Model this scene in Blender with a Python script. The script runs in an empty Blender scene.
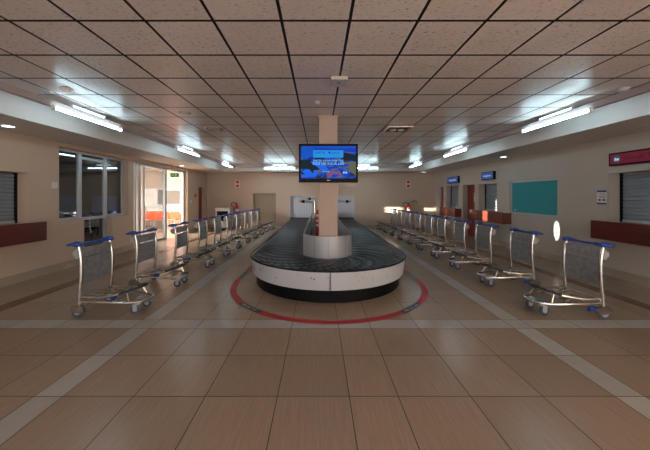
import bpy, bmesh, math, random
from mathutils import Vector, Matrix
random.seed(7)
PI = math.pi
sc = bpy.context.scene
COL = sc.collection

# ------------------------------------------------------------ materials
def mat(name, col, rough=.5, metal=0., spec=.5, emit=None, estr=0., noise=None, bump=None, stretch=(1,1,1), coat=0.):
    m = bpy.data.materials.new(name); m.use_nodes = True
    nt = m.node_tree; b = nt.nodes['Principled BSDF']
    b.inputs['Base Color'].default_value = (*col, 1)
    b.inputs['Roughness'].default_value = rough
    b.inputs['Metallic'].default_value = metal
    b.inputs['Specular IOR Level'].default_value = spec
    b.inputs['Coat Weight'].default_value = coat
    if emit:
        b.inputs['Emission Color'].default_value = (*emit, 1); b.inputs['Emission Strength'].default_value = estr
    if noise or bump:
        tc = nt.nodes.new('ShaderNodeTexCoord'); mp = nt.nodes.new('ShaderNodeMapping')
        mp.inputs['Scale'].default_value = stretch
        nt.links.new(tc.outputs['Object'], mp.inputs['Vector'])
    if noise:
        sca, amt, col2 = noise
        n = nt.nodes.new('ShaderNodeTexNoise'); n.inputs['Scale'].default_value = sca; n.inputs['Detail'].default_value = 4
        nt.links.new(mp.outputs[0], n.inputs['Vector'])
        r = nt.nodes.new('ShaderNodeMapRange'); r.inputs[1].default_value = .35; r.inputs[2].default_value = .68
        r.inputs[4].default_value = amt
        nt.links.new(n.outputs['Fac'], r.inputs[0])
        mx = nt.nodes.new('ShaderNodeMix'); mx.data_type = 'RGBA'
        mx.inputs[6].default_value = (*col, 1); mx.inputs[7].default_value = (*col2, 1)
        nt.links.new(r.outputs[0], mx.inputs[0]); nt.links.new(mx.outputs[2], b.inputs['Base Color'])
    if bump:
        bs, bd = bump
        n2 = nt.nodes.new('ShaderNodeTexNoise'); n2.inputs['Scale'].default_value = bs; n2.inputs['Detail'].default_value = 3
        nt.links.new(mp.outputs[0], n2.inputs['Vector'])
        bp = nt.nodes.new('ShaderNodeBump'); bp.inputs['Distance'].default_value = bd; bp.inputs['Strength'].default_value = .6
        nt.links.new(n2.outputs['Fac'], bp.inputs['Height']); nt.links.new(bp.outputs[0], b.inputs['Normal'])
    return m

def tile_mat(name, c1, c2, rough, rnd=.35, graincol=None, scale=(3, 60, 1), dots=False, spec=.5, spread=.08):
    """per-tile tone (random per island) + fine grain"""
    m = bpy.data.materials.new(name); m.use_nodes = True
    nt = m.node_tree; b = nt.nodes['Principled BSDF']
    b.inputs['Roughness'].default_value = rough; b.inputs['Specular IOR Level'].default_value = spec
    ge = nt.nodes.new('ShaderNodeNewGeometry')
    mx = nt.nodes.new('ShaderNodeMix'); mx.data_type = 'RGBA'
    mx.inputs[6].default_value = (*c1, 1); mx.inputs[7].default_value = (*c2, 1)
    nt.links.new(ge.outputs['Random Per Island'], mx.inputs[0])
    tc = nt.nodes.new('ShaderNodeTexCoord'); mp = nt.nodes.new('ShaderNodeMapping'); mp.inputs['Scale'].default_value = scale
    nt.links.new(tc.outputs['Object'], mp.inputs['Vector'])
    n = nt.nodes.new('ShaderNodeTexNoise'); n.inputs['Scale'].default_value = 1.; n.inputs['Detail'].default_value = 5
    nt.links.new(mp.outputs[0], n.inputs['Vector'])
    r = nt.nodes.new('ShaderNodeMapRange')
    if dots: r.inputs[1].default_value = .59; r.inputs[2].default_value = .66
    else: r.inputs[1].default_value = .3; r.inputs[2].default_value = .75
    r.inputs[4].default_value = rnd
    nt.links.new(n.outputs['Fac'], r.inputs[0])
    m2 = nt.nodes.new('ShaderNodeMix'); m2.data_type = 'RGBA'
    m2.inputs[7].default_value = (*(graincol or [c*.7 for c in c1]), 1)
    nt.links.new(r.outputs[0], m2.inputs[0]); nt.links.new(mx.outputs[2], m2.inputs[6])
    nt.links.new(m2.outputs[2], b.inputs['Base Color'])
    n3 = nt.nodes.new('ShaderNodeTexNoise'); n3.inputs['Scale'].default_value = .8
    nt.links.new(tc.outputs['Object'], n3.inputs['Vector'])
    r3 = nt.nodes.new('ShaderNodeMapRange'); r3.inputs[1].default_value = .3; r3.inputs[2].default_value = .7
    r3.inputs[3].default_value = max(.02, rough-spread); r3.inputs[4].default_value = rough+spread
    nt.links.new(n3.outputs['Fac'], r3.inputs[0]); nt.links.new(r3.outputs[0], b.inputs['Roughness'])
    return m

def glass_mat(name, tint, boost, rough=.02):
    m = bpy.data.materials.new(name); m.use_nodes = True
    nt = m.node_tree; nt.nodes.clear()
    out = nt.nodes.new('ShaderNodeOutputMaterial'); mix = nt.nodes.new('ShaderNodeMixShader')
    tr = nt.nodes.new('ShaderNodeBsdfTransparent'); tr.inputs[0].default_value = (*tint, 1)
    gl = nt.nodes.new('ShaderNodeBsdfGlossy'); gl.inputs['Roughness'].default_value = rough
    gl.inputs['Color'].default_value = (.9, .95, 1, 1)
    fr = nt.nodes.new('ShaderNodeFresnel'); fr.inputs['IOR'].default_value = 1.5
    ma = nt.nodes.new('ShaderNodeMath'); ma.operation = 'MULTIPLY'; ma.use_clamp = True; ma.inputs[1].default_value = boost
    nt.links.new(fr.outputs[0], ma.inputs[0]); nt.links.new(ma.outputs[0], mix.inputs[0])
    nt.links.new(tr.outputs[0], mix.inputs[1]); nt.links.new(gl.outputs[0], mix.inputs[2])
    nt.links.new(mix.outputs[0], out.inputs[0])
    return m

M = {}
M['wall'] = mat('wall_paint', (.53, .405, .315), .62, noise=(1.3, .25, (.48, .365, .285)), bump=(60, .002))
M['wallr'] = mat('wall_paint_right', (.46, .40, .345), .6, noise=(1.3, .25, (.42, .365, .315)), bump=(60, .002))  # same cream paint, greyer light on the right wall put into the colour
M['soffit'] = mat('soffit_paint', (.62, .58, .56), .6, noise=(.8, .2, (.58, .54, .52)))
M['ceil'] = tile_mat('ceiling_tile', (.69, .62, .605), (.62, .555, .54), .29, .75, (.29, .25, .24), (28, 70, 1), dots=True, spec=.2, spread=.0)
M['grid'] = mat('ceiling_grid_black', (.008, .008, .009), .45)
M['floor'] = tile_mat('floor_tile', (.395, .295, .215), (.335, .25, .18), .27, .5, (.26, .19, .135), (60, 3, 1), spread=.0, spec=.42)
M['pale'] = tile_mat('pale_floor_tile', (.52, .50, .46), (.42, .40, .375), .14, .4, (.36, .34, .31), (5, 5, 1), spread=.0)
M['brown'] = tile_mat('brown_floor_tile', (.19, .075, .03), (.15, .06, .024), .2, .4, (.10, .035, .015), (5, 30, 1))
M['grout'] = mat('grout', (.05, .035, .028), .8)
M['skirting'] = tile_mat('skirting_tile', (.42, .34, .27), (.37, .30, .24), .25, .3, (.30, .23, .18), (30, 3, 3))
M['alu'] = mat('aluminium_frame', (.50, .51, .54), .38, .5)
M['chrome'] = mat('chrome_tube', (.56, .54, .52), .22, 1., noise=(14, .5, (.36, .34, .32)))
M['steel'] = mat('brushed_steel', (.42, .43, .46), .42, .3, noise=(3, .3, (.36, .37, .40)), stretch=(1, 1, 12))
M['mesh'] = mat('dull_sheet_metal', (.38, .40, .43), .38, .6, noise=(18, .6, (.22, .235, .255)))
M['blue'] = mat('blue_plastic', (.012, .055, .30), .33, 0, .5, coat=.3)
M['rubber'] = mat('dark_rubber', (.015, .015, .017), .6)
M['wheel'] = mat('grey_wheel', (.045, .06, .10), .5)
M['hub'] = mat('wheel_hub', (.42, .40, .40), .35, .4)
M['belt'] = mat('belt_rubber', (.008, .014, .024), .36, 0, .32, noise=(5, .6, (.016, .024, .036)))
M['skirt'] = mat('white_skirt', (.50, .52, .56), .45, 0, .3, noise=(2.4, .35, (.40, .40, .42)))
M['black'] = mat('black_paint', (.005, .005, .006), .45, spec=.12)
M['scuff'] = mat('scuff_mark', (.10, .10, .10), .6)
M['pillar'] = mat('pillar_paint', (.46, .35, .28), .55, noise=(3, .2, (.42, .32, .255)))
M['redwood'] = mat('red_wood', (.115, .012, .010), .3, noise=(3, .9, (.055, .006, .006)), stretch=(3, .6, 14), coat=.3)
M['redwood2'] = mat('brown_red_wood', (.22, .050, .032), .34, noise=(3, .9, (.13, .030, .020)), stretch=(3, .6, 14), coat=.3)
M['reddoor'] = mat('dark_red_door', (.19, .016, .013), .35)
M['shutter'] = mat('shutter_metal', (.27, .31, .35), .42, .35)
M['shutterw'] = mat('warm_shutter', (.34, .27, .20), .5)
M['curtain'] = mat('pale_strip_curtain', (.55, .58, .66), .5)
M['teal'] = mat('frosted_teal_glass', (.05, .30, .33), .6, 0, .12, noise=(1.2, .4, (.04, .25, .28)))
M['glassdark'] = glass_mat('window_glass', (.60, .62, .64), 2.8)
M['glass'] = glass_mat('door_glass', (.93, .95, .95), .8)
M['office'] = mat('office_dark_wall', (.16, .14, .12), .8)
M['hall'] = mat('hall_white', (.75, .69, .62), .6)
M['halltop'] = mat('hall_tan', (.48, .36, .28), .6)
M['orange'] = mat('orange_plastic', (.75, .10, .02), .35)
M['tube'] = mat('lit_tube', (.9, .95, 1), .4, emit=(.62, .90, 1.0), estr=32)
M['uptube'] = mat('lit_tube_upper', (.9, .95, 1), .4, emit=(.62, .90, 1.0), estr=3.5)
M['rail'] = mat('painted_rail', (.40, .34, .34), .45)
M['white'] = mat('white_plastic', (.68, .66, .65), .4)
M['offwhite'] = mat('off_white_metal', (.50, .46, .42), .4)
M['red'] = mat('extinguisher_red', (.55, .012, .010), .3)
M['signred'] = mat('sign_red', (.50, .01, .03), .4)
M['pink'] = mat('sign_pink', (.34, .022, .065), .5, spec=.2)
M['signblack'] = mat('sign_black', (.005, .005, .006), .5, spec=.12)
M['signtext'] = mat('sign_dark_text', (.012, .006, .010), .5)
M['signblue'] = mat('lit_sign_blue', (.02, .06, .25), .4, emit=(.03, .10, .36), estr=.35)
M['signwhite'] = mat('sign_lettering', (.75, .8, .9), .4, emit=(.55, .65, .9), estr=.35)
M['icon'] = mat('sign_icon_teal', (.02, .16, .22), .4)
M['green'] = mat('exit_green', (.01, .20, .09), .4, emit=(.01, .22, .10), estr=.35)
M['lit'] = mat('downlight_lens', (.8, .85, .9), .4, emit=(.7, .85, 1.0), estr=3.0)
M['tape'] = mat('red_floor_tape', (.48, .010, .020), .45, noise=(3, .4, (.30, .01, .018)))
M['tapeblack'] = mat('black_floor_tape', (.02, .02, .022), .35)
M['tapetext'] = mat('tape_print', (.35, .35, .35), .5)
M['yellow'] = mat('yellow_plastic', (.75, .42, .01), .4)
M['orangep'] = mat('orange_cap', (.75, .16, .01), .4)
M['postred'] = mat('post_red', (.42, .01, .03), .4)

# TV picture: flat procedural image
def tv_mat():
    m = bpy.data.materials.new('tv_picture'); m.use_nodes = True; m.node_tree.nodes['Principled BSDF'].inputs['Specular IOR Level'].default_value = .12
    nt = m.node_tree; b = nt.nodes['Principled BSDF']; b.inputs['Base Color'].default_value = (0, 0, 0, 1)
    b.inputs['Roughness'].default_value = .25
    tc = nt.nodes.new('ShaderNodeTexCoord'); mp = nt.nodes.new('ShaderNodeMapping')
    mp.inputs['Scale'].default_value = (1, 1, 2.2); mp.inputs['Rotation'].default_value = (0, -.35, 0)
    n = nt.nodes.new('ShaderNodeTexNoise'); n.inputs['Scale'].default_value = 4.2; n.inputs['Detail'].default_value = 3
    nt.links.new(tc.outputs['Object'], mp.inputs[0]); nt.links.new(mp.outputs[0], n.inputs['Vector'])
    cr = nt.nodes.new('ShaderNodeValToRGB')
    e = cr.color_ramp.elements; e[0].position = .30; e[0].color = (.0, .02, .12, 1); e[1].position = .80; e[1].color = (.10, .45, .95, 1)
    for p, c in ((.40, (.008, .03, .05, 1)), (.46, (.004, .05, .5, 1)), (.53, (.005, .12, .85, 1)), (.58, (.10, .16, .12, 1)), (.64, (.28, .13, .26, 1)), (.70, (.01, .14, .80, 1))):
        q = e.new(p); q.color = c
    nt.links.new(n.outputs['Fac'], cr.inputs[0]); nt.links.new(cr.outputs[0], b.inputs['Emission Color'])
    b.inputs['Emission Strength'].default_value = .55
    return m
M['tv'] = tv_mat()
def emat(name, c, s): return mat(name, (0, 0, 0), .4, spec=.12, emit=c, estr=s*.62)
M['tvbanner'] = emat('tv_banner', (.02, .36, .95), 1.)
M['tvtext'] = emat('tv_text', (.25, .65, 1.0), 1.3)
M['tvdark'] = emat('tv_dark_text', (.01, .03, .40), 1.)
M['tvsky'] = emat('tv_sky', (.004, .12, .75), .9)
M['tvland'] = emat('tv_land', (.16, .17, .12), .9)
M['tvpink'] = emat('tv_pink', (.28, .13, .30), .8)
M['tvhill'] = emat('tv_hill', (.004, .02, .04), .9)
M['tvblue'] = emat('tv_blue', (.004, .06, .70), .9)
M['tvfoam'] = emat('tv_foam', (.01, .16, 1.0), 1.)

# ------------------------------------------------------------ helpers
def obj(name, bm, m, parent=None, smooth=False, keep=None):
    bmesh.ops.recalc_face_normals(bm, faces=bm.faces)
    me = bpy.data.meshes.new(name); bm.to_mesh(me); bm.free()
    for x in (m if isinstance(m, (list, tuple)) else [m]): me.materials.append(x)
    if smooth:
        for p in me.polygons: p.use_smooth = True
        try: me.set_sharp_from_angle(angle=math.radians(40))
        except Exception: pass
    o = bpy.data.objects.new(name, me); COL.objects.link(o)
    if parent: o.parent = parent
    return o
def thing(name, label, cat, loc=(0, 0, 0), rz=0, group=None):
    o = bpy.data.objects.new(name, None); COL.objects.link(o); o.empty_display_size = .1
    o.location = loc; o.rotation_euler = (0, 0, rz); o['label'] = label; o['category'] = cat
    if group: o['group'] = group
    return o
def tag(o, label, cat, group=None):
    o['label'] = label; o['category'] = cat
    if group: o['group'] = group
    return o
def struct(name, bm, m, smooth=False, parent=None):
    o = obj(name, bm, m, parent, smooth)
    if not parent: o['kind'] = 'structure'
    return o
def box(bm, x0, x1, y0, y1, z0, z1, mi=0, bev=0.):
    vs = [bm.verts.new((x, y, z)) for x in (x0, x1) for y in (y0, y1) for z in (z0, z1)]
    fs = []
    for a in ((0, 1, 3, 2), (4, 6, 7, 5), (0, 4, 5, 1), (2, 3, 7, 6), (0, 2, 6, 4), (1, 5, 7, 3)):
        f = bm.faces.new([vs[i] for i in a]); f.material_index = mi; fs.append(f)
    if bev:
        es = {e for f in fs for e in f.edges}
        bmesh.ops.bevel(bm, geom=list(es), offset=bev, segments=2, affect='EDGES', profile=.6)
def quad(bm, pts, mi=0):
    f = bm.faces.new([bm.verts.new(p) for p in pts]); f.material_index = mi
def smooth_pts(pts, n=5, closed=False):
    P = [Vector(p) for p in pts]; out = []; N = len(P)
    rng = range(N) if closed else range(N-1)
    for i in rng:
        if closed: a, b, c, d = P[(i-1) % N], P[i], P[(i+1) % N], P[(i+2) % N]
        else: a, b, c, d = P[max(i-1, 0)], P[i], P[i+1], P[min(i+2, N-1)]
        for k in range(n):
            t = k/n
            out.append(.5*((2*b)+(-a+c)*t+(2*a-5*b+4*c-d)*t*t+(-a+3*b-3*c+d)*t**3))
    if not closed: out.append(P[-1])
    return out
def tube(bm, pts, r, seg=8, closed=False, caps=True, mi=0):
    P = [Vector(p) for p in pts]; N = len(P); rings = []
    rr = r if isinstance(r, (list, tuple)) else [r]*N
    up = None
    for i in range(N):
        if closed: t = P[(i+1) % N]-P[(i-1) % N]
        else: t = P[min(i+1, N-1)]-P[max(i-1, 0)]
        t.normalize()
        if up is None:
            up = t.orthogonal().normalized()
        else:
            up = (up-t*up.dot(t))
            up = up.normalized() if up.length > 1e-6 else t.orthogonal().normalized()
        s = t.cross(up)
        rings.append([bm.verts.new(P[i]+rr[i]*(math.cos(2*PI*k/seg)*up+math.sin(2*PI*k/seg)*s)) for k in range(seg)])
    for i in range(N if closed else N-1):
        A, B = rings[i], rings[(i+1) % N]
        for k in range(seg):
            f = bm.faces.new((A[k], A[(k+1) % seg], B[(k+1) % seg], B[k])); f.material_index = mi
    if caps and not closed:
        bm.faces.new(rings[0][::-1]).material_index = mi; bm.faces.new(rings[-1]).material_index = mi
def lathe(bm, prof, c=(0, 0, 0), axis='z', seg=20, mi=0):
    """prof: (r, h) list"""
    def P(r, h, a):
        u, v = r*math.cos(a), r*math.sin(a)
        q = {'z': (u, v, h), 'y': (u, h, v), 'x': (h, u, v)}[axis]
        return (c[0]+q[0], c[1]+q[1], c[2]+q[2])
    rings = [[bm.verts.new(P(max(r, 1e-4), h, 2*PI*k/seg)) for k in range(seg)] for r, h in prof]
    for A, B in zip(rings, rings[1:]):
        for k in range(seg):
            bm.faces.new((A[k], A[(k+1) % seg], B[(k+1) % seg], B[k])).material_index = mi
    bm.faces.new(rings[0][::-1]).material_index = mi; bm.faces.new(rings[-1]).material_index = mi
def ellipsoid(bm, c, s, u=14, v=9):
    r = bmesh.ops.create_uvsphere(bm, u_segments=u, v_segments=v, radius=1)
    for q in r['verts']: q.co = Vector((c[0]+q.co.x*s[0], c[1]+q.co.y*s[1], c[2]+q.co.z*s[2]))
def NB(): return bmesh.new()
def copy_tree(o, parent=None):
    c = o.copy(); COL.objects.link(c); c.parent = parent
    for ch in list(o.children): copy_tree(ch, c)
    return c

def wall_mesh(P, u0, u1, v0, v1, holes, th):
    """P(u,v,w) -> world; holes (u0,u1,v0,v1) cut right through"""
    bm = NB()
    us = sorted({u0, u1, *[h[0] for h in holes], *[h[1] for h in holes]}); vs = sorted({v0, v1, *[h[2] for h in holes], *[h[3] for h in holes]})
    us = [u for u in us if u0 <= u <= u1]; vs = [v for v in vs if v0 <= v <= v1]
    def solid(i, j):
        if i < 0 or j < 0 or i >= len(us)-1 or j >= len(vs)-1: return False
        a, b = (us[i]+us[i+1])/2, (vs[j]+vs[j+1])/2
        return not any(h[0] < a < h[1] and h[2] < b < h[3] for h in holes)
    cache = {}
    def V(i, j, k):
        if (i, j, k) not in cache: cache[(i, j, k)] = bm.verts.new(P(us[i], vs[j], th*k))
        return cache[(i, j, k)]
    for i in range(len(us)-1):
        for j in range(len(vs)-1):
            if not solid(i, j): continue
            for k in (0, 1): bm.faces.new((V(i, j, k), V(i+1, j, k), V(i+1, j+1, k), V(i, j+1, k)))
            for (di, dj, a, b) in ((-1, 0, (i, j), (i, j+1)), (1, 0, (i+1, j), (i+1, j+1)), (0, -1, (i, j), (i+1, j)), (0, 1, (i, j+1), (i+1, j+1))):
                if not solid(i+di, j+dj): bm.faces.new((V(*a, 0), V(*b, 0), V(*b, 1), V(*a, 1)))
    return bm

def text_obj(name, body, size, mtx, m, parent, align='CENTER', ext=.0015, spacing=1.):
    cu = bpy.data.curves.new(name, 'FONT'); cu.body = body; cu.size = size; cu.extrude = ext
    cu.align_x = align; cu.align_y = 'CENTER'; cu.resolution_u = 2; cu.space_character = spacing
    t = bpy.data.objects.new(name+'_src', cu); COL.objects.link(t)
    bpy.context.view_layer.update()
    me = bpy.data.meshes.new_from_object(t.evaluated_get(bpy.context.evaluated_depsgraph_get()))
    bpy.data.objects.remove(t); me.transform(mtx); me.materials.clear(); me.materials.append(m)
    o = bpy.data.objects.new(name, me); COL.objects.link(o)
    if parent: o.parent = parent
    return o
def MTX(loc, right, up):
    r, u = Vector(right), Vector(up); n = r.cross(u)
    m = Matrix((r, u, n)).transposed().to_4x4(); m.translation = Vector(loc); return m

# ------------------------------------------------------------ dimensions
XL, XR, YF, YB = -5.80, 6.10, 14.60, -4.0
ZS, ZC = 2.88, 3.21          # soffit, tile ceiling
FL, FR, FF = -4.65, 4.90, 13.66   # fascia faces
CXc, CYc = .185, 5.80        # carousel axis

# ------------------------------------------------------------ floor
xs = [XL-.3, -5.45, -4.85, -4.60, -3.95, -3.35, -2.75, -2.37, -2.13, -1.543, -.943, -.343, .257, .665, 1.268, 1.87, 2.47, 2.72, 3.33, 3.93, 4.53, 4.85, 5.08, 5.68, XR+.3]
ys = [3.534-.6*k for k in range(13, 0, -1)]+[3.534]+[3.78+.6*k for k in range(0, 19)]
bm = NB(); quad(bm, [(XL-.3, YB, -.004), (XR+.3, YB, -.004), (XR+.3, YF+.2, -.004), (XL-.3, YF+.2, -.004)], 0)
g = .0035
for i in range(len(xs)-1):
    for j in range(len(ys)-1):
        if ys[j+1] < YB or ys[j] > YF: continue
        y1 = min(ys[j+1], YF+.15)
        mi = 1
        if abs(xs[i]-(-2.37)) < .01 or abs(xs[i]-2.47) < .01 or abs(ys[j]-3.534) < .01: mi = 2
        if abs(xs[i]-(-4.85)) < .01 or abs(xs[i]-4.85) < .01: mi = 3
        quad(bm, [(xs[i]+g, ys[j]+g, 0), (xs[i+1]-g, ys[j]+g, 0), (xs[i+1]-g, y1-g, 0), (xs[i]+g, y1-g, 0)], mi)
struct('floor', bm, [M['grout'], M['floor'], M['pale'], M['brown']])

# ------------------------------------------------------------ ceiling
bm = NB(); quad(bm, [(FL, YB, ZC+.012), (FR, YB, ZC+.012), (FR, FF, ZC+.012), (FL, FF, ZC+.012)], 0)
cx = [FL]+[.275+.6*k for k in range(-8, 8) if FL+.05 < .275+.6*k < FR-.05]+[FR]
cy = [YB]+[2.46+.6*k for k in range(-10, 19) if YB+.05 < 2.46+.6*k < FF-.05]+[FF]
g = .014
for i in range(len(cx)-1):
    for j in range(len(cy)-1):
        quad(bm, [(cx[i]+g, cy[j]+g, ZC), (cx[i+1]-g, cy[j]+g, ZC), (cx[i+1]-g, cy[j+1]-g, ZC), (cx[i]+g, cy[j+1]-g, ZC)], 1)
struct('ceiling', bm, [M['grid'], M['ceil']])
# soffit with its fascia, all round
bm = NB()
box(bm, XL-.3, FL, YB, YF+.2, ZS, ZC+.15); box(bm, FR, XR+.3, YB, YF+.2, ZS, ZC+.15); box(bm, FL, FR, FF, YF+.2, ZS, ZC+.15)
struct('trim_1', bm, M['soffit'])
bm = NB(); box(bm, FL-.1, FR+.1, YB, FF+.1, ZC+.03, ZC+.10); struct('trim_2', bm, M['soffit'])

# ------------------------------------------------------------ walls
holesL = [(4.35, 5.59, 1.12, 2.13), (6.26, 8.54, 1.09, 2.78), (6.93, 7.85, 0, 1.09), (8.79, 12.40, 0, 2.79), (13.55, 14.42, 0, 2.13)]
struct('wall_left', wall_mesh(lambda u, v, w: (XL-w, u, v), YB, YF+.25, 0, ZS, holesL, .27), M['wall'])
holesR = [(4.35, 5.885, 1.12, 2.15), (7.15, 8.95, 1.125, 2.13), (9.57, 10.66, 1.12, 2.11), (10.93, 11.84, 0, 2.13), (12.2, 13.4, 1.12, 2.13), (13.66, 14.1, 0, 2.13)]
struct('wall_right', wall_mesh(lambda u, v, w: (XR+w, u, v), YB, YF+.25, 0, ZS, holesR, .30), M['wallr'])
holesF = [(-3.42, -2.22, 0, 1.83), (-1.5, -.15, .45, 1.69), (.53, 1.88, .45, 1.69)]
struct('wall_far', wall_mesh(lambda u, v, w: (u, YF+w, v), XL, XR, 0, ZS, holesF, .25), M['wall'])
struct('wall_back', wall_mesh(lambda u, v, w: (u, YB-w, v), XL-.3, XR+.3, 0, ZC+.1, [(-5.4, 5.7, .15, 2.78)], .25), M['wall'])
# baseboards
def base(name, segs, f):
    bm = NB()
    for a, b in segs:
        n = max(1, round((b-a)/.6)); w = (b-a)/n
        for k in range(n): f(bm, a+k*w+.0015, a+(k+1)*w-.0015)
    struct(name, bm, M['skirting'])
base('baseboard_left', [(YB, 6.93), (7.85, 8.79), (12.4, 13.55), (14.42, 14.6)], lambda bm, a, b: box(bm, XL-.002, XL+.012, a, b, 0, .165))
base('baseboard_right', [(YB, 10.93), (11.84, 13.66), (14.1, 14.6)], lambda bm, a, b: box(bm, XR-.012, XR+.002, a, b, 0, .165))
base('baseboard_far', [(XL, -3.42), (-2.22, -1.5), (1.9, XR)], lambda bm, a, b: box(bm, a, b, YF-.012, YF+.002, 0, .165))

# ------------------------------------------------------------ shutters, doors, windows
def shutter(name, x0, y0, y1, z0, z1, side, m, pitch=.075):
    """slatted roller shutter in the plane x = x0; side=+1 faces +x"""
    bm = NB(); n = int((z1-z0)/pitch); d = side
    prof = []
    for k in range(n+1):
        z = z0+k*pitch
        for (t, o) in ((0, 0), (.08, .012), (.5, .020), (.9, .012), (.98, -.004)):
            zz = z+t*pitch
            if zz <= z1: prof.append((o, zz))
    A = [bm.verts.new((x0+d*o, y0, z)) for o, z in prof]; B = [bm.verts.new((x0+d*o, y1, z)) for o, z in prof]
    for k in range(len(prof)-1): bm.faces.new((A[k], A[k+1], B[k+1], B[k]))
    o = struct(name, bm, m)
    bm = NB()
    for y in (y0, y1): box(bm, x0-.01, x0+d*.04 if d > 0 else x0+.01, y-.02, y+.02, z0, z1) if d > 0 else box(bm, x0-.04, x0+.01, y-.02, y+.02, z0, z1)
    struct('guide_rail', bm, M['black'], parent=o)
    bm = NB(); xa, xb = sorted((x0-d*.02, x0+d*.03)); box(bm, xa, xb, y0, y1, z0, z0+.05)
    struct('bottom_bar', bm, M['alu'], parent=o)
    return o
shutter('window_1', XL-.25, 4.33, 5.57, 1.13, 2.13, 1, M['shutter'])
shutter('window_2', XR+.27, 4.33, 5.865, 1.13, 2.15, -1, M['shutter'])
shutter('window_3', XR+.27, 9.57, 10.64, 1.13, 2.11, -1, M['shutter'])
shutter('window_4', XR+.27, 12.2, 13.38, 1.13, 2.13, -1, M['shutter'])
# teal window
bm = NB(); box(bm, XR+.07, XR+.09, 7.19, 8.91, 1.165, 2.09); t = struct('window_5', bm, M['teal'])
bm = NB()
box(bm, XR+.05, XR+.10, 7.15, 7.195, 1.125, 2.13); box(bm, XR+.05, XR+.10, 8.905, 8.95, 1.125, 2.13)
box(bm, XR+.05, XR+.10, 7.15, 8.95, 1.125, 1.17); box(bm, XR+.05, XR+.10, 7.15, 8.95, 2.085, 2.13)
struct('window_frame', bm, M['alu'], parent=t)
bm = NB(); lathe(bm, [(.028, 0), (.028, .006)], (XR+.064, 8.78, 1.235), 'x', 16); struct('speech_disc', bm, M['alu'], parent=t)
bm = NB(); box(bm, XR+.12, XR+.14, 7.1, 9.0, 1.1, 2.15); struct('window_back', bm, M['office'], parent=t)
# left office window with glazed door under its middle bay
GX = XL-.18
def member(bm, y0, y1, z0, z1, d=.05): box(bm, GX-d/2, GX+d/2, y0, y1, z0, z1)
bm = NB(); member(bm, 6.27, 8.53, 1.10, 2.77, .008); w = struct('window_6', bm, M['glassdark'])
bm = NB()
for a, b in ((6.262, 6.31), (6.94, 7.04), (7.78, 7.88), (8.49, 8.538)): member(bm, a, b, 1.09, 2.778, .06)
member(bm, 6.262, 8.538, 2.72, 2.778); member(bm, 6.262, 6.94, 1.092, 1.15); member(bm, 7.88, 8.538, 1.092, 1.15)
member(bm, 7.04, 7.78, 2.60, 2.66); member(bm, 7.04, 7.78, 1.06, 1.13)
struct('window_frame', bm, M['alu'], parent=w)
bm = NB(); member(bm, 7.03, 7.79, .05, 1.08, .008); w = struct('door_1', bm, M['glassdark'])
bm = NB(); member(bm, 6.935, 7.03, 0, 1.088, .06); member(bm, 7.78, 7.848, 0, 1.088, .06); member(bm, 7.03, 7.78, 0, .09, .05)
struct('door_frame', bm, M['alu'], parent=w)
# big glazed doorway
bm = NB(); member(bm, 9.55, 10.85, .06, 2.72, .008); w = struct('door_2', bm, M['glass'])
bm = NB(); member(bm, 11.0, 11.05, 0, 2.72, .008)
bm.clear()
for a, b, d in ((8.80, 8.87, .08), (9.02, 9.10, .10), (9.20, 9.34, .12), (9.50, 9.58, .07), (10.84, 10.96, .09), (12.30, 12.39, .08)): member(bm, a, b, 0, 2.785, d)
member(bm, 8.80, 12.39, 2.70, 2.785, .08); member(bm, 9.50, 10.9, 0, .08, .05)
struct('door_frame', bm, M['alu'], parent=w)
bm = NB(); tube(bm, [(GX+.09, 9.55, .9), (GX+.09, 9.55, 1.3)], .015); box(bm, GX+.02, GX+.09, 9.54, 9.56, .92, .94); box(bm, GX+.02, GX+.09, 9.54, 9.56, 1.26, 1.28)
struct('door_handle', bm, M['chrome'], parent=w)
# solid doors
def leaf(name, x0, x1, y0, y1, z1, m, hy, hx):
    bm = NB(); box(bm, x0, x1, y0, y1, .01, z1, bev=.004); o = struct(name, bm, m)
    bm = NB(); s = 1 if hx > (x0+x1)/2 else -1
    xa, xb = sorted((hx, hx+s*.008)); box(bm, xa, xb, hy-.03, hy+.03, .93, 1.12)
    tube(bm, [(hx, hy, 1.03), (hx+s*.06, hy, 1.03), (hx+s*.06, hy+.11, 1.03)], .010)
    struct('door_handle', bm, M['chrome'], parent=o); return o
leaf('door_3', XL-.26, XL-.21, 13.56, 14.41, 2.12, M['reddoor'], 13.64, XL-.21)
leaf('door_4', XR+.20, XR+.25, 10.94, 11.83, 2.12, M['reddoor'], 11.72, XR+.20)
leaf('door_5', XR+.10, XR+.15, 13.67, 14.09, 2.12, M['reddoor'], 13.75, XR+.10)
bm = NB(); box(bm, XL-.36, XL-.30, 4.0, 5.9, .9, 2.5); struct('sun_block_panel', bm, M['office'])  # unseen panel added behind the left shutter to stop sun leaking in
bm = NB(); box(bm, XR+.31, XR+.36, 4.0, 14.6, 0, 2.3); struct('trim_3', bm, M['office'])
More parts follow.
